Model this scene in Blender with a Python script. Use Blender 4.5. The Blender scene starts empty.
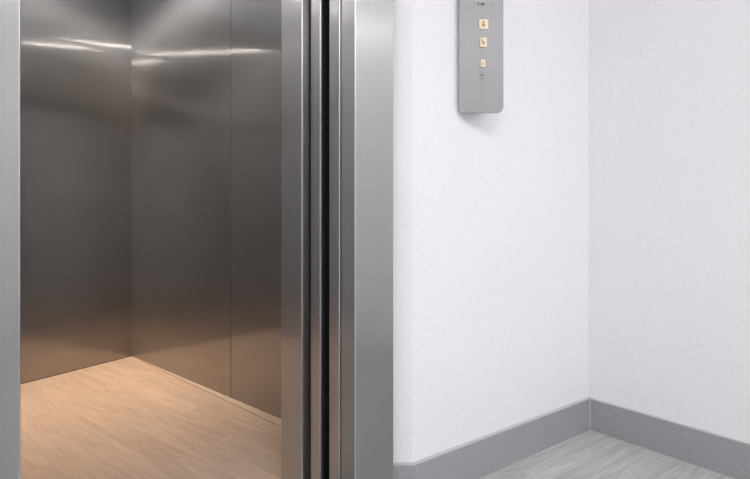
import bpy, bmesh, math
from mathutils import Vector

SC = bpy.context.scene
COL = SC.collection

# ------------------------------------------------------------------ plan (metres)
F, HY, CAM = 450.0, 222.0, 0.88            # focal length in px, horizon row, lens height
def gp(px, py, z=0.0):                     # point of the level plane z
    Y = F * (CAM - z) / (py - HY)
    return Vector(((px - 375.0) / F * Y, Y))
V2 = lambda x, y: Vector((x, y))
C = gp(590, 429.4)                         # lobby corner
A = V2(0.8349, 0.5502)                     # along the elevator wall (to the right)
N = V2(-0.5502, 0.8349)                    # into the shaft
B = V2(0.6596, -0.7515)                    # along the right-hand wall (towards the viewer)
NB = V2(0.7515, 0.6596)                    # out of the room through the right-hand wall
HB = 0.1324                                # baseboard height
ZC = 2.55                                  # lobby ceiling
TH = math.radians(44.0)
A2 = V2(math.cos(TH), math.sin(TH))        # along the front of the elevator
N2 = V2(-A2.y, A2.x)                       # into the elevator
def on_col(P, d, px):                      # walk from P along d to the picture column px
    u = (px - 375.0) / F
    return -(P.x - u * P.y) / (d.x - u * d.y)
E = V2(0.0561, 1.3434)                     # outer edge of the right jamb
JW = on_col(E, -A2, 355)                   # jamb width
R = E - JW * A2                            # inner edge of right jamb
L = E - on_col(E, -A2, 20.6) * A2            # inner edge of left jamb
def rt(s, t):                              # right side of the doorway: s into the wall, t into the shaft
    return R + s * A2 + t * N2
def lt(s, t):
    return L + s * A2 + t * N2
T_ = {p: on_col(R, N2, p) for p in (341, 339, 329, 320, 315.5, 310, 301, 281)}

# ------------------------------------------------------------------ helpers
def setp(o, label=None, cat=None, group=None, kind=None):
    if label: o['label'] = label
    if cat: o['category'] = cat
    if group: o['group'] = group
    if kind: o['kind'] = kind
    return o

def empty(name, loc, label, cat, group=None):
    o = bpy.data.objects.new(name, None)
    o.location = loc
    o.empty_display_size = 0.05
    COL.objects.link(o)
    return setp(o, label, cat, group)

def finish(name, bm, mat, parent=None, smooth=False):
    off = Vector(parent.location) if parent is not None and parent.parent is None else Vector((0, 0, 0))
    if parent is not None and parent.parent is not None:
        off = Vector(parent.parent.location)
    if parent is not None:
        bmesh.ops.translate(bm, verts=bm.verts, vec=-off)
    bmesh.ops.recalc_face_normals(bm, faces=bm.faces)
    me = bpy.data.meshes.new(name)
    bm.to_mesh(me); bm.free()
    if smooth:
        for p in me.polygons: p.use_smooth = True
    o = bpy.data.objects.new(name, me)
    me.materials.append(mat)
    COL.objects.link(o)
    if parent is not None:
        o.parent = parent
    return o

def add_prism(bm, pts, z0, z1):
    lo = [bm.verts.new((p[0], p[1], z0)) for p in pts]
    hi = [bm.verts.new((p[0], p[1], z1)) for p in pts]
    n = len(pts)
    bm.faces.new(lo); bm.faces.new(hi)
    for i in range(n):
        bm.faces.new((lo[i], lo[(i+1) % n], hi[(i+1) % n], hi[i]))
    bmesh.ops.recalc_face_normals(bm, faces=bm.faces)

def bevel_vertical(bm, w, seg=4, minlen=0.3, mat=-1):
    es = []
    for e in bm.edges:
        d = e.verts[0].co - e.verts[1].co
        if abs(d.z) > minlen and abs(d.x) + abs(d.y) < 1e-5:
            es.append(e)
    bmesh.ops.bevel(bm, geom=es, offset=w, segments=seg, affect='EDGES', profile=0.5, material=mat)

def prism(name, pts, z0, z1, mat, parent=None, bevel=0.0, edge=None):
    bm = bmesh.new()
    add_prism(bm, pts, z0, z1)
    if bevel: bevel_vertical(bm, bevel, mat=1 if edge else -1)
    o = finish(name, bm, mat, parent)
    if edge: o.data.materials.append(edge)
    return o

def quadbox(p0, p1, th, out):
    """plan rectangle from p0 to p1 with thickness th towards out"""
    return [p0, p1, p1 + out * th, p0 + out * th]

# ------------------------------------------------------------------ materials
def newmat(name):
    m = bpy.data.materials.new(name); m.use_nodes = True
    nt = m.node_tree
    b = nt.nodes['Principled BSDF']
    return m, nt, b
def node(nt, t, **kw):
    n = nt.nodes.new(t)
    for k, v in kw.items(): setattr(n, k, v)
    return n

def steel(name, col, rough, aniso=0.9, streak=0.03, smudge=0.0, wob=0.002, rough2=None, share=0.6):
    """brushed sheet: vertical brushing spreads reflections sideways; a duller second lobe for the worn grain"""
    m, nt, b = newmat(name)
    tc = node(nt, 'ShaderNodeNewGeometry')
    tan = node(nt, 'ShaderNodeCombineXYZ'); tan.inputs[2].default_value = 1.0
    mp = node(nt, 'ShaderNodeMapping'); mp.inputs['Scale'].default_value = (420, 420, 0.6)
    nt.links.new(tc.outputs['Position'], mp.inputs[0])
    nz = node(nt, 'ShaderNodeTexNoise'); nz.inputs['Scale'].default_value = 1.0
    nz.inputs['Detail'].default_value = 3.0
    nt.links.new(mp.outputs[0], nz.inputs['Vector'])
    mp2 = node(nt, 'ShaderNodeMapping'); mp2.inputs['Scale'].default_value = (3.2, 3.2, 2.0)
    nt.links.new(tc.outputs['Position'], mp2.inputs[0])
    nz2 = node(nt, 'ShaderNodeTexNoise'); nz2.inputs['Scale'].default_value = 1.0
    nz2.inputs['Detail'].default_value = 1.0
    nt.links.new(mp2.outputs[0], nz2.inputs['Vector'])
    bp = node(nt, 'ShaderNodeBump'); bp.inputs['Strength'].default_value = 1.0
    bp.inputs['Distance'].default_value = wob
    nt.links.new(nz2.outputs['Fac'], bp.inputs['Height'])
    cr = node(nt, 'ShaderNodeMapRange')
    cr.inputs['From Min'].default_value = 0.3; cr.inputs['From Max'].default_value = 0.7
    cr.inputs['To Min'].default_value = 1 - streak; cr.inputs['To Max'].default_value = 1 + streak
    nt.links.new(nz.outputs['Fac'], cr.inputs['Value'])
    mul = node(nt, 'ShaderNodeVectorMath', operation='SCALE')
    mul.inputs[0].default_value = col
    nt.links.new(cr.outputs[0], mul.inputs['Scale'])
    b2 = node(nt, 'ShaderNodeBsdfPrincipled')
    for q, r_ in ((b, rough), (b2, rough2 or rough * 2.0)):
        q.inputs['Metallic'].default_value = 1.0
        q.inputs['Anisotropic'].default_value = aniso
        q.inputs['Anisotropic Rotation'].default_value = 0.25
        q.inputs['Roughness'].default_value = r_
        nt.links.new(tan.outputs[0], q.inputs['Tangent'])
        nt.links.new(bp.outputs[0], q.inputs['Normal'])
        nt.links.new(mul.outputs[0], q.inputs['Base Color'])
    mix = node(nt, 'ShaderNodeMixShader'); mix.inputs[0].default_value = share
    if smudge:                              # wiped hand marks: soft patches of duller metal
        nz3 = node(nt, 'ShaderNodeTexNoise'); nz3.inputs['Scale'].default_value = 4.0
        nz3.inputs['Detail'].default_value = 5.0
        nt.links.new(tc.outputs['Position'], nz3.inputs['Vector'])
        r3 = node(nt, 'ShaderNodeMapRange')
        r3.inputs['From Min'].default_value = 0.45; r3.inputs['From Max'].default_value = 0.75
        r3.inputs['To Min'].default_value = share; r3.inputs['To Max'].default_value = min(1.0, share + smudge)
        nt.links.new(nz3.outputs['Fac'], r3.inputs['Value'])
        nt.links.new(r3.outputs[0], mix.inputs[0])
    nt.links.new(b.outputs[0], mix.inputs[1]); nt.links.new(b2.outputs[0], mix.inputs[2])
    nt.links.new(mix.outputs[0], nt.nodes['Material Output'].inputs['Surface'])
    return m

def plain(name, col, rough=0.6, metal=0.0, spec=0.5):
    m, nt, b = newmat(name)
    nz = node(nt, 'ShaderNodeTexNoise'); nz.inputs['Scale'].default_value = 60.0
    tc = node(nt, 'ShaderNodeNewGeometry')
    nt.links.new(tc.outputs['Position'], nz.inputs['Vector'])
    r = node(nt, 'ShaderNodeMapRange')
    r.inputs['To Min'].default_value = 0.96; r.inputs['To Max'].default_value = 1.04
    nt.links.new(nz.outputs['Fac'], r.inputs['Value'])
    mul = node(nt, 'ShaderNodeVectorMath', operation='SCALE'); mul.inputs[0].default_value = col
    nt.links.new(r.outputs[0], mul.inputs['Scale'])
    nt.links.new(mul.outputs[0], b.inputs['Base Color'])
    b.inputs['Roughness'].default_value = rough
    b.inputs['Metallic'].default_value = metal
    b.inputs['Specular IOR Level'].default_value = spec
    return m

def plaster(name, col):
    m, nt, b = newmat(name)
    tc = node(nt, 'ShaderNodeNewGeometry')
    nz = node(nt, 'ShaderNodeTexNoise'); nz.inputs['Scale'].default_value = 190.0
    nz.inputs['Detail'].default_value = 3.0; nz.inputs['Roughness'].default_value = 0.6
    nt.links.new(tc.outputs['Position'], nz.inputs['Vector'])
    bp = node(nt, 'ShaderNodeBump'); bp.inputs['Strength'].default_value = 0.35
    bp.inputs['Distance'].default_value = 0.0025
    nt.links.new(nz.outputs['Fac'], bp.inputs['Height'])
    nt.links.new(bp.outputs[0], b.inputs['Normal'])
    nz2 = node(nt, 'ShaderNodeTexNoise'); nz2.inputs['Scale'].default_value = 120.0
    nz2.inputs['Detail'].default_value = 4.0
    nt.links.new(tc.outputs['Position'], nz2.inputs['Vector'])
    r = node(nt, 'ShaderNodeMapRange')
    r.inputs['From Min'].default_value = 0.3; r.inputs['From Max'].default_value = 0.7
    r.inputs['To Min'].default_value = 0.965; r.inputs['To Max'].default_value = 1.02
    nt.links.new(nz2.outputs['Fac'], r.inputs['Value'])
    mul = node(nt, 'ShaderNodeVectorMath', operation='SCALE'); mul.inputs[0].default_value = col
    nt.links.new(r.outputs[0], mul.inputs['Scale'])
    nt.links.new(mul.outputs[0], b.inputs['Base Color'])
    b.inputs['Roughness'].default_value = 0.85
    b.inputs['Specular IOR Level'].default_value = 0.25
    return m

def planks(name, direction, tones, pw, pl, rough, gap=(0.3, 0.3, 0.3), grain=0.5, gapw=0.0012):
    """wood boards laid along the plan direction"""
    m, nt, b = newmat(name)
    tc = node(nt, 'ShaderNodeNewGeometry')
    mp = node(nt, 'ShaderNodeMapping', vector_type='TEXTURE')
    mp.inputs['Rotation'].default_value = (0, 0, math.atan2(direction[1], direction[0]))
    nt.links.new(tc.outputs['Position'], mp.inputs[0])
    br = node(nt, 'ShaderNodeTexBrick', offset=0.37, offset_frequency=2)
    br.inputs['Scale'].default_value = 1.0
    br.inputs['Brick Width'].default_value = pl
    br.inputs['Row Height'].default_value = pw
    br.inputs['Mortar Size'].default_value = gapw
    br.inputs['Mortar Smooth'].default_value = 0.4
    br.inputs['Color1'].default_value = (0, 0, 0, 1)
    br.inputs['Color2'].default_value = (1, 1, 1, 1)
    br.inputs['Mortar'].default_value = (0.5, 0.5, 0.5, 1)
    nt.links.new(mp.outputs[0], br.inputs['Vector'])
    # grain: long streaks, shifted per board
    sh = node(nt, 'ShaderNodeVectorMath', operation='MULTIPLY_ADD')
    sc = node(nt, 'ShaderNodeVectorMath', operation='SCALE')
    nt.links.new(br.outputs['Color'], sc.inputs[0]); sc.inputs['Scale'].default_value = 37.0
    nt.links.new(mp.outputs[0], sh.inputs[0]); sh.inputs[1].default_value = (3.4, 42.0, 1.0)
    nt.links.new(sc.outputs[0], sh.inputs[2])
    g1 = node(nt, 'ShaderNodeTexNoise'); g1.inputs['Scale'].default_value = 1.0
    g1.inputs['Detail'].default_value = 5.0; g1.inputs['Roughness'].default_value = 0.62
    g1.inputs['Distortion'].default_value = 0.6
    nt.links.new(sh.outputs[0], g1.inputs['Vector'])
    sh2 = node(nt, 'ShaderNodeVectorMath', operation='MULTIPLY_ADD')
    nt.links.new(mp.outputs[0], sh2.inputs[0]); sh2.inputs[1].default_value = (14.0, 190.0, 1.0)
    nt.links.new(sc.outputs[0], sh2.inputs[2])
    g2 = node(nt, 'ShaderNodeTexNoise'); g2.inputs['Scale'].default_value = 1.0
    g2.inputs['Detail'].default_value = 3.0
    nt.links.new(sh2.outputs[0], g2.inputs['Vector'])
    mixg = node(nt, 'ShaderNodeMath', operation='MULTIPLY_ADD')
    nt.links.new(g2.outputs['Fac'], mixg.inputs[0]); mixg.inputs[1].default_value = 0.5
    nt.links.new(g1.outputs['Fac'], mixg.inputs[2])
    # per-board tone
    tone = node(nt, 'ShaderNodeMath', operation='MULTIPLY_ADD')
    sep = node(nt, 'ShaderNodeSeparateColor'); nt.links.new(br.outputs['Color'], sep.inputs[0])
    nt.links.new(sep.outputs[0], tone.inputs[0]); tone.inputs[1].default_value = 0.16
    nt.links.new(mixg.outputs[0], tone.inputs[2])
    ramp = node(nt, 'ShaderNodeValToRGB')
    ramp.color_ramp.elements[0].position = 0.83 - grain * 0.5
    ramp.color_ramp.elements[1].position = 0.83 + grain * 0.5
    ramp.color_ramp.elements[0].color = (*tones[0], 1)
    ramp.color_ramp.elements[1].color = (*tones[1], 1)
    nt.links.new(tone.outputs[0], ramp.inputs[0])
    mx = node(nt, 'ShaderNodeMix', data_type='RGBA')
    nt.links.new(br.outputs['Fac'], mx.inputs[0])
    nt.links.new(ramp.outputs[0], mx.inputs[6]); mx.inputs[7].default_value = (*gap, 1)
    nt.links.new(mx.outputs[2], b.inputs['Base Color'])
    b.inputs['Roughness'].default_value = rough
    b.inputs['Specular IOR Level'].default_value = 0.4
    bp = node(nt, 'ShaderNodeBump'); bp.inputs['Strength'].default_value = 0.15
    bp.inputs['Distance'].default_value = 0.001
    nt.links.new(mixg.outputs[0], bp.inputs['Height'])
    nt.links.new(bp.outputs[0], b.inputs['Normal'])
    return m

def stoneboard(name, col):
    m, nt, b = newmat(name)
    tc = node(nt, 'ShaderNodeNewGeometry')
    nz = node(nt, 'ShaderNodeTexNoise'); nz.inputs['Scale'].default_value = 110.0
    nz.inputs['Detail'].default_value = 7.0; nz.inputs['Roughness'].default_value = 0.7
    nt.links.new(tc.outputs['Position'], nz.inputs['Vector'])
    r = node(nt, 'ShaderNodeMapRange')
    r.inputs['From Min'].default_value = 0.3; r.inputs['From Max'].default_value = 0.7
    r.inputs['To Min'].default_value = 0.88; r.inputs['To Max'].default_value = 1.12
    nt.links.new(nz.outputs['Fac'], r.inputs['Value'])
    mul = node(nt, 'ShaderNodeVectorMath', operation='SCALE'); mul.inputs[0].default_value = col
    nt.links.new(r.outputs[0], mul.inputs['Scale'])
    nt.links.new(mul.outputs[0], b.inputs['Base Color'])
    b.inputs['Roughness'].default_value = 0.6
    return m

def lampmat(name, col, strength):
    m, nt, b = newmat(name)
    b.inputs['Base Color'].default_value = (0.9, 0.9, 0.9, 1)
    b.inputs['Emission Color'].default_value = (*col, 1)
    b.inputs['Emission Strength'].default_value = strength
    return m

M_frame = steel('frame_steel', (0.48, 0.48, 0.475), 0.24, 0.97, 0.02, 0.0, 0.0012, 0.62, 0.58)
M_car = steel('car_steel', (0.45, 0.433, 0.42), 0.09, 0.97, 0.02, 0.06, 0.0014, 0.50, 0.62)
M_door = steel('door_steel', (0.56, 0.55, 0.545), 0.16, 0.95, 0.03, 0.0, 0.0015, 0.42, 0.65)
M_plate = steel('panel_steel', (0.285, 0.286, 0.292), 0.50, 0.5, 0.02, 0.0, 0.0, 0.6)
M_edge = plain('polished_edge', (0.52, 0.52, 0.52), 0.32, 1.0)
M_wall = plaster('white_wallcovering', (0.80, 0.797, 0.822))
M_ceil = plain('ceiling_white', (0.86, 0.86, 0.87), 0.9)
M_base = stoneboard('grey_baseboard', (0.315, 0.317, 0.33))
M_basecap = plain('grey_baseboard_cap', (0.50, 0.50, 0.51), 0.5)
M_lfloor = planks('grey_wood_boards', A, ((0.33, 0.325, 0.318), (0.53, 0.527, 0.522)), 0.19, 1.3, 0.42, (0.36, 0.35, 0.34), 0.6)
CAR_DIR = V2(math.cos(math.radians(145.5)), math.sin(math.radians(145.5)))
M_cfloor = planks('oak_boards', CAR_DIR, ((0.435, 0.315, 0.24), (0.60, 0.45, 0.35)), 0.10, 0.95, 0.5, (0.42, 0.30, 0.22), 0.6, 0.0006)
M_strip = planks('oak_strip', V2(1.1786, -0.9456), ((0.44, 0.34, 0.26), (0.58, 0.46, 0.36)), 0.3, 3.0, 0.5, (0.4, 0.3, 0.2), 0.6)
M_black = plain('gap_black', (0.008, 0.008, 0.009), 0.6)  # matte black that puts shade into the door gaps; also backs the seam
M_shaft = plain('dark_shaft_paint', (0.02, 0.02, 0.022), 0.8)
M_cream = plain('cream_plastic', (0.80, 0.68, 0.47), 0.4)  # even cream colour of the buttons
M_tan = plain('brown_print', (0.36, 0.28, 0.15), 0.6)
M_ink = plain('dark_grey_print', (0.05, 0.05, 0.05), 0.6)
M_inkpale = plain('pale_grey_print', (0.17, 0.17, 0.20), 0.6)
M_white = plain('white_paint', (0.80, 0.795, 0.83), 0.7)
M_lobbyfill = lampmat('lobby_fill_lamp', (1.0, 0.985, 0.97), 9.6)  # unseen panel, added to brighten the lobby walls evenly
M_batten = lampmat('lobby_batten', (1.0, 0.985, 0.97), 70.0)
M_carglow = lampmat('car_ceiling_glow', (0.84, 0.88, 1.0), 0.30)  # glow added to the car ceiling to lift the upper steel walls
M_carglow.node_tree.nodes['Principled BSDF'].inputs['Base Color'].default_value = (0.30, 0.31, 0.33, 1)
M_carband = lampmat('car_band_glow', (1.0, 0.97, 0.95), 58.0)  # added glow, wanted for its bright reflection in the car walls

# ------------------------------------------------------------------ lobby shell
T = 0.12
BT = 0.012                                   # baseboard thickness
# surfaces behind the baseboards
def isect(p, d, q, e):
    det = d.x * -e.y + e.x * d.y
    r = q - p
    k = (r.x * -e.y + e.x * r.y) / det
    return p + d * k
CW = isect(C + N * BT, A, C + NB * BT, B)    # corner of the two wall surfaces
K = gp(414, 464.5, HB)                       # where the baseboard turns level with the picture
KW = isect(C + N * BT, A, V2(0, K.y + BT), V2(1, 0))
B_END = C + B * 3.6
L_END = L - A2 * 1.4
ROOM_L = L_END - N2 * 3.2

ff = bmesh.new()
add_prism(ff, [C + NB * 0.05 + A * 0.05, B_END + NB * 0.1, ROOM_L - N2 * 0.1 - A2 * 0.1, L_END - A2 * 0.1, lt(0, 0.07), rt(0.0, 0.07), rt(0.3, 0.07)], -0.05, 0.0)
setp(finish('floor', ff, M_lfloor), 'grey wood-look lobby floor', kind='structure')

# wall with the elevator (right piece, piece left of the doorway, piece above it)
wb = bmesh.new()
add_prism(wb, [V2(0.006, K.y + BT), KW, CW, CW + N * T + A * T, V2(0.10, K.y + BT + T), V2(0.006, K.y + BT + 0.03)], 0.0, ZC)
add_prism(wb, [lt(-0.10, 0.045), L_END + N2 * 0.045, L_END + N2 * (0.045 + T), lt(-0.10, 0.045 + T)], 0.0, ZC)
add_prism(wb, [lt(-0.10, 0.045), rt(0.12, 0.045), rt(0.12, 0.075), lt(-0.10, 0.075)], 2.201, ZC)
setp(finish('wall_front', wb, M_wall), 'white textured wall around the elevator', kind='structure')
setp(prism('wall_right', [CW, B_END + NB * BT, B_END + NB * (BT + T), CW + NB * T + A * 0.001], 0.0, ZC, M_wall),
     'white textured wall right of the corner', kind='structure')
setp(prism('wall_left', quadbox(L_END + N2 * 0.045, ROOM_L, T, -A2), 0.0, ZC, M_wall), 'white lobby wall left of the viewer', kind='structure')
BE = B_END + NB * BT
dirb = (BE - ROOM_L).normalized()
setp(prism('wall_back', quadbox(ROOM_L, BE, T, V2(dirb.y, -dirb.x)), 0.0, ZC, M_wall), 'white lobby wall behind the viewer', kind='structure')
setp(prism('ceiling', [CW + N * 0.1 + NB * 0.1, BE, ROOM_L, L_END + N2 * 0.1, lt(0, 0.075), rt(0.15, 0.075)], ZC, ZC + 0.1, M_ceil), 'white lobby ceiling', kind='structure')

# baseboards with a lighter top arris
def baseboard(name, path, outs, mat, label):
    """path: front-face plan points, outs: matching wall-side points"""
    bm = bmesh.new()
    add_prism(bm, list(path) + list(reversed(outs)), 0.0, HB)
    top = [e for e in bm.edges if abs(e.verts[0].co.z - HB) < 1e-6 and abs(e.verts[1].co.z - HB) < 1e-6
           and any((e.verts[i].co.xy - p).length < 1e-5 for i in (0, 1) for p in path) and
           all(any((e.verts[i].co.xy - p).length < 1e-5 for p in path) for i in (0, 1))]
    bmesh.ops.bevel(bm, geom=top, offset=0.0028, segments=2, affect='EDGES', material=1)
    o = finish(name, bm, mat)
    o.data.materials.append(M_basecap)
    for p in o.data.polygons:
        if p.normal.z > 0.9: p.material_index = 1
    return setp(o, label, kind='structure')
baseboard('baseboard_front', [V2(0.03, K.y), K, C], [V2(0.03, K.y + BT), KW, CW], M_base,
          'grey baseboard under the elevator wall')
baseboard('baseboard_right', [C + B * 0.0012, B_END], [CW + B * 0.0012, B_END + NB * BT], M_base,
          'grey baseboard under the right wall')

setp(prism('trim_2', [C - A * 0.0016 - NB * 0.0004, C - A * 0.0016 - N * 0.0016, C + B * 0.002 - N * 0.001, C + B * 0.002], 0.0, HB - 0.002, M_basecap), 'pale joint between the two baseboards', kind='structure')

# ------------------------------------------------------------------ elevator door frame
frame = empty('elevator_door_frame', (R.x, R.y, 0), 'bright brushed stainless steel door frame around the elevator opening', 'door frame')
eb = dict(edge=M_edge)
prism('jamb', [rt(0, 0), rt(JW, 0), rt(JW, 0.068), rt(0, T_[341])], 0, 1.985, M_frame, frame, 0.0030, **eb)
prism('jamb', [lt(0, 0), lt(0, 0.016), lt(-0.13, 0.016), lt(-0.13, 0)], 0, 1.985, M_frame, frame, 0.0022, **eb)
prism('header', [lt(-0.13, 0), rt(JW, 0), rt(JW, 0.0445), lt(-0.13, 0.0445)], 1.986, 2.20, M_frame, frame)

# landing door, slid open behind the jamb: only its leading edge shows
ldoor = empty('landing_door', (*rt(0.05, 0.09), 0), 'steel landing door slid open right behind the door frame jamb, only its edge showing', 'elevator door')
prism('door_panel', [rt(0, T_[339] - 0.0018), rt(0.085, T_[339] - 0.0018), rt(0.085, T_[329]), rt(0.0, T_[329])], 0.012, 1.985, M_door, ldoor, 0.0034, **eb)
prism('gap_shade', [rt(0.012, T_[329] + 0.0005), rt(0.085, T_[329] + 0.0005), rt(0.085, T_[329] + 0.012), rt(0.012, T_[329] + 0.012)], 0.012, 1.985, M_black, ldoor)  # black strip standing in for shade behind the landing door

cdoor = empty('car_door', (*rt(0.05, 0.19), 0), 'steel elevator car door slid open, narrow edge between two dark gaps', 'elevator door')
ta, tb, tm = T_[320], T_[310] - 0.004, T_[315.5]
prism('door_panel', [rt(0, ta), rt(0.085, ta), rt(0.085, tb), rt(0, tb)], 0.012, 1.985, M_door, cdoor, 0.0030, **eb)
prism('gap_shade', [rt(0.006, ta - 0.007), rt(0.085, ta - 0.007), rt(0.085, ta - 0.0004), rt(0.006, ta - 0.0004)], 0.012, 1.985, M_black, cdoor)  # black strip: shade of the gap between the two doors

prism('gap_shade', [rt(0.004, tb + 0.0006), rt(0.05, tb + 0.0006), rt(0.05, tb + 0.016), rt(0.004, tb + 0.016)], 0.012, 1.985, M_black, cdoor)  # black strip darkening the recess before the front return, shade as colour
# dark shaft lining behind the gaps
setp(prism('trim_1', [rt(0.0875, T_[341] + 0.003), rt(0.10, T_[341] + 0.003), rt(0.10, T_[301] - 0.001), rt(0.0875, T_[301] - 0.001)], 0.0, 2.40, M_shaft), 'dark lining of the door pocket', kind='structure')

# ------------------------------------------------------------------ elevator car
K0 = gp(131.3, 356.3)                         # back corner of the car
KR = gp(281, 419.7)
KS = gp(281, 427.0)
D1 = (KR - K0).normalized()                   # along the right side wall, to the front
KL = gp(21, 384.2)
D2 = (KL - K0).normalized()                   # along the back wall, to the left
OUT1 = V2(-D1.y, D1.x)                        # away from the car through the right side wall
if OUT1.dot(D2) > 0: OUT1 = -OUT1
OUT2 = V2(-D2.y, D2.x)
if OUT2.dot(D1) > 0: OUT2 = -OUT2
ZT = 2.42
CAR_W = 46.0
LB = 1.25                                     # depth of the back wall
car = empty('elevator_car', (K0.x + 0.4, K0.y - 0.6, 0), 'open elevator car with brushed steel walls and oak-coloured floor', 'elevator car')
kb = K0 + D2 * LB
# hit the side wall where the front return's back face meets it
TI = T_[281]
FR = isect(rt(0, TI), A2, K0, D1)
seam = isect(V2(0, 0), V2((231 - 375) / F, 1), K0, D1)
side_end = FR
prism('side_wall_panel', quadbox(K0, seam - D1 * 0.0025, 0.02, OUT1), 0.004, ZT, M_car, car)
prism('side_wall_panel', quadbox(seam + D1 * 0.0025, side_end, 0.02, OUT1), 0.004, ZT, M_car, car)
prism('seam_backing', quadbox(seam - D1 * 0.03 + OUT1 * 0.0205, seam + D1 * 0.03 + OUT1 * 0.0205, 0.004, OUT1), 0.004, ZT, M_black, car)
prism('back_wall_panel', quadbox(K0 + OUT1 * 0.02, kb, 0.02, OUT2), 0.004, ZT, M_car, car)
# the far side wall and its front return, out of sight to the left
LR0 = lt(-0.16, TI)
LW = isect(LR0, A2, kb, D1)
prism('side_wall_panel', quadbox(kb, LW, 0.02, -OUT1), 0.004, ZT, M_car, car)
prism('front_return', [LR0, LW, LW - N2 * 0.11, LR0 - N2 * 0.11], 0.004, ZT, M_car, car)
col = prism('front_return', [rt(0, T_[301] - 0.004), rt(0.10, T_[301] - 0.004), FR, rt(0, TI)], 0.004, ZT, M_door, car, 0.0045, **eb)
prism('transom', [LR0 - N2 * 0.09, rt(0, TI - 0.09), rt(0, TI - 0.02), LR0 - N2 * 0.02], 1.995, ZT, M_car, car)
prism('car_floor', [lt(-0.16, 0.262), rt(0.09, 0.262), FR, K0, kb, LW], -0.03, 0.0, M_cfloor, car)
# tapering make-up strip between floor and side wall
fs = bmesh.new()
ps = [K0 + D1 * 0.02, KR + D1 * 0.06, KS + D1 * 0.06]
add_prism(fs, ps, 0.0, 0.0035)
finish('floor_strip', fs, M_strip, car)
pd = bmesh.new()
e0, e1 = K0 + D1 * 0.02, KS + D1 * 0.06
e2 = KS + D1 * 0.06 - OUT1 * 0.0035
add_prism(pd, [e0, e1, e2], 0.0, 0.0015)
finish('strip_joint', pd, M_tan, car)
prism('car_ceiling', [K0 + OUT1 * 0.02 + OUT2 * 0.02, kb + OUT2 * 0.02, LW, lt(-0.16, 0.28), rt(0.0, 0.28), FR], ZT, ZT + 0.03, M_carglow, car)  # real ceiling, its even glow is added light
# two added glowing strips, laid out so their reflections draw the wall band
s2c, s2d = V2(-0.795, 1.737), V2(0.9996, 0.03)
for pa, pb in ((K0 + D1 * 0.34 + D2 * 1.140, K0 + D1 * 1.20 + D2 * 0.377), (s2c - s2d * 0.09, s2c + s2d * 0.36)):
    q = (pb - pa).normalized(); q = V2(-q.y, q.x) * 0.006
    prism('band_glow_strip', [pa - q, pb - q, pb + q, pa + q], ZT - 0.008, ZT - 0.0005, M_carband, car)
# recessed downlights in the car ceiling
for (u, v, e) in ((0.20, 0.18, 3.5), (0.95, 0.24, 0.85), (0.24, 0.80, 0.95)):
    c = K0 + D1 * u + D2 * v
    bm = bmesh.new()
    n = 24
    rings = []
    for r_, z_ in ((0.052, ZT - 0.0005), (0.052, ZT - 0.004), (0.040, ZT - 0.004), (0.036, ZT - 0.0015)):
        rings.append([bm.verts.new((c.x + r_ * math.cos(2 * math.pi * k / n), c.y + r_ * math.sin(2 * math.pi * k / n), z_)) for k in range(n)])
    for q in range(3):
        for k in range(n):
            bm.faces.new((rings[q][k], rings[q][(k + 1) % n], rings[q + 1][(k + 1) % n], rings[q + 1][k]))
    bm.faces.new(rings[3])
    finish('downlight', bm, M_edge, car)
    ld = bpy.data.lights.new('downlight_beam', 'SPOT')
    ld.energy = CAR_W * e; ld.color = (1.0, 0.79, 0.58); ld.spot_size = math.radians(64); ld.spot_blend = 1.0
    ld.shadow_soft_size = 0.03
    lo = bpy.data.objects.new('downlight_beam', ld)
    lo.location = (c.x, c.y, ZT - 0.035)
    COL.objects.link(lo)
# sill between lobby floor and car
sill = empty('door_sill', (*rt(-0.3, 0.10), 0), 'grooved metal sill at the foot of the elevator opening', 'sill')
prism('sill_plate', [lt(-0.02, 0.072), rt(0.09, 0.072), rt(0.09, 0.14), lt(-0.02, 0.14)], -0.04, 0.0, M_edge, sill)
prism('sill_plate', [lt(-0.02, 0.155), rt(0.09, 0.155), rt(0.09, 0.26), lt(-0.02, 0.26)], -0.04, 0.0, M_edge, sill)

# ------------------------------------------------------------------ call panel
PY = 1.487
def px(x): return (x - 375.0) / F * PY
def pz(y): return CAM + (HY - y) / F * PY
x0, x1, zb, zt = px(459.3), px(503.4), pz(112.6), pz(112.6) + 0.62
panel = empty('elevator_call_panel', ((x0 + x1) / 2, PY, zb), 'grey steel elevator call panel with cream buttons on the white wall', 'call panel')
def rounded(xa, xb, za, zb_, r, seg=6):
    pts = []
    for cx, cz, a0 in ((xb - r, za + r, -90), (xb - r, zb_ - r, 0), (xa + r, zb_ - r, 90), (xa + r, za + r, 180)):
        for k in range(seg + 1):
            a = math.radians(a0 + 90 * k / seg)
            pts.append((cx + r * math.cos(a), cz + r * math.sin(a)))
    return pts
def plate(name, pts, yf, th, mat, parent, bevel=0.0, edge=None):
    bm = bmesh.new()
    f = [bm.verts.new((p[0], yf, p[1])) for p in pts]
    b_ = [bm.verts.new((p[0], yf + th, p[1])) for p in pts]
    n = len(pts)
    ff_ = bm.faces.new(f); bm.faces.new(b_)
    for i in range(n):
        bm.faces.new((f[i], f[(i + 1) % n], b_[(i + 1) % n], b_[i]))
    if bevel:
        bmesh.ops.bevel(bm, geom=list(ff_.edges), offset=bevel, segments=3, affect='EDGES', material=1 if edge else -1)
    o = finish(name, bm, mat, parent)
    if edge: o.data.materials.append(edge)
    return o
face = plate('faceplate', rounded(x0, x1, zb, zt, px(505) - px(500)), PY, 0.007, M_plate, panel, 0.0026, M_edge)
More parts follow.
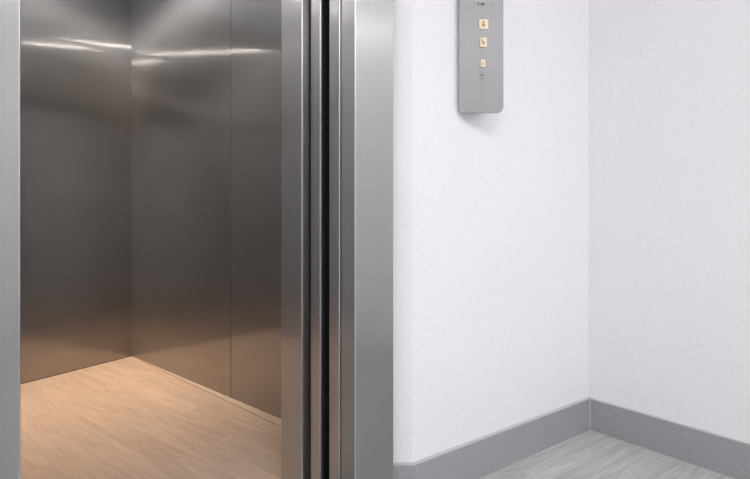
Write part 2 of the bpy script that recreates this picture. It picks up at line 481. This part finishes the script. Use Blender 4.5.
# wedge-shaped mounting box that turns the plate towards the room
def wallY(x): return isect(V2(x, 0), V2(0, 1), C + N * BT, A).y
xa, xb = x0 + 0.012, x1 - 0.030
bx = bmesh.new()
add_prism(bx, [V2(xa, PY + 0.007), V2(xb, PY + 0.007), V2(xb, wallY(xb)), V2(xa, max(wallY(xa), PY + 0.008))], zb + 0.045, zt - 0.045)
finish('mounting_box', bx, M_white, panel)
def pbox(name, xa, xb, ya, yb, mat, parent, th=0.003, r=0.7):
    return plate(name, rounded(px(xa), px(xb), pz(yb), pz(ya), (px(1) - px(0)) * r, 3), PY - th, th, mat, parent, 0.0004)
def mark(name, polys, mat, parent, depth=0.0035):
    bm = bmesh.new()
    for poly in polys:
        vs = [bm.verts.new((px(x), PY - depth, pz(y))) for x, y in poly]
        ws = [bm.verts.new((px(x), PY - depth + 0.0006, pz(y))) for x, y in poly]
        bm.faces.new(vs); bm.faces.new(ws)
        n = len(vs)
        for i in range(n):
            bm.faces.new((vs[i], vs[(i + 1) % n], ws[(i + 1) % n], ws[i]))
    return finish(name, bm, mat, parent)
b1 = pbox('button', 479.0, 488.0, 19.6, 29.2, M_cream, panel)
circ = [(483.2 + 1.3 * math.cos(a), 22.6 + 1.2 * math.sin(a)) for a in [k * math.pi / 5 for k in range(10)]]
mark('button_symbol', [circ, [(481.7, 24.2), (484.7, 24.2), (484.9, 26.9), (481.5, 26.9)]], M_tan, b1)
b2 = pbox('button', 480.0, 486.6, 37.8, 47.4, M_cream, panel)
mark('button_symbol', [[(481.2, 39.8), (482.3, 39.8), (483.6, 42.2), (484.6, 41.4), (484.2, 45.0), (482.6, 45.0)]], M_tan, b2)
b3 = pbox('button', 480.6, 485.2, 59.6, 67.4, M_cream, panel)
mark('button_symbol', [[(482.6, 62.0), (483.3, 62.0), (483.6, 65.6), (482.3, 65.6)]], M_tan, b3)
# key switch below the buttons
ring = [(482.3 + 2.7 * math.cos(a), 74.8 + 1.2 * math.sin(a)) for a in [k * math.pi / 8 for k in range(16)]]
mark('key_switch', [ring], M_inkpale, panel, 0.0010)
mark('switch_mark', [[(480.2, 78.0), (484.0, 78.0), (483.4, 78.9), (480.4, 78.9)]], M_inkpale, panel, 0.0010)
mark('lettering', [[(478.1, 2.0), (478.9, 2.0), (478.9, 5.4), (478.1, 5.4)], [(480.4, 3.4), (484.8, 3.2), (483.8, 5.0), (482.4, 6.0), (481.4, 5.2)]], M_ink, panel, 0.0010)

# ------------------------------------------------------------------ lobby ceiling lamps
def ceiling_lamp(c, ax, hl, hw, mat, label):
    e = empty('ceiling_lamp', (c.x, c.y, ZC - 0.03), label, 'ceiling lamp', 'lobby ceiling lamps')
    ay = V2(-ax.y, ax.x)
    prism('diffuser', [c - ax * hl - ay * hw, c + ax * hl - ay * hw, c + ax * hl + ay * hw, c - ax * hl + ay * hw], ZC - 0.018, ZC - 0.012, mat, e)
    bm = bmesh.new()
    g = 0.02
    add_prism(bm, [c - ax * (hl + g) - ay * (hw + g), c + ax * (hl + g) - ay * (hw + g), c + ax * (hl + g) + ay * (hw + g), c - ax * (hl + g) + ay * (hw + g)], ZC - 0.0115, ZC)
    finish('lamp_frame', bm, M_white, e)
ceiling_lamp(V2(0.25, -0.95), A2, 0.62, 0.55, M_lobbyfill, 'unseen square lamp panel added as general lobby light')
ceiling_lamp(V2(2.05, -0.31), V2(0.616, 0.788), 0.5, 0.05, M_batten, 'narrow white lamp batten in the lobby ceiling')

# ------------------------------------------------------------------ world, camera, colour
w = bpy.data.worlds.new('world'); SC.world = w; w.use_nodes = True
w.node_tree.nodes['Background'].inputs[0].default_value = (0.02, 0.02, 0.02, 1)
cam = bpy.data.cameras.new('camera')
cam.sensor_fit = 'HORIZONTAL'; cam.sensor_width = 36.0
cam.lens = 36.0 * F / 750.0
cam.shift_y = -(239.5 - HY) / 750.0
cam.clip_start = 0.02
co = bpy.data.objects.new('camera', cam)
co.location = (0, 0, CAM); co.rotation_euler = (math.pi / 2, 0, 0)
COL.objects.link(co); SC.camera = co
SC.cycles.max_bounces = 16; SC.cycles.glossy_bounces = 12; SC.cycles.diffuse_bounces = 8
SC.view_settings.view_transform = 'Standard'
SC.view_settings.look = 'None'
SC.view_settings.gamma = 1.0
SC.view_settings.exposure = 0.0
SC.view_settings.use_curve_mapping = False
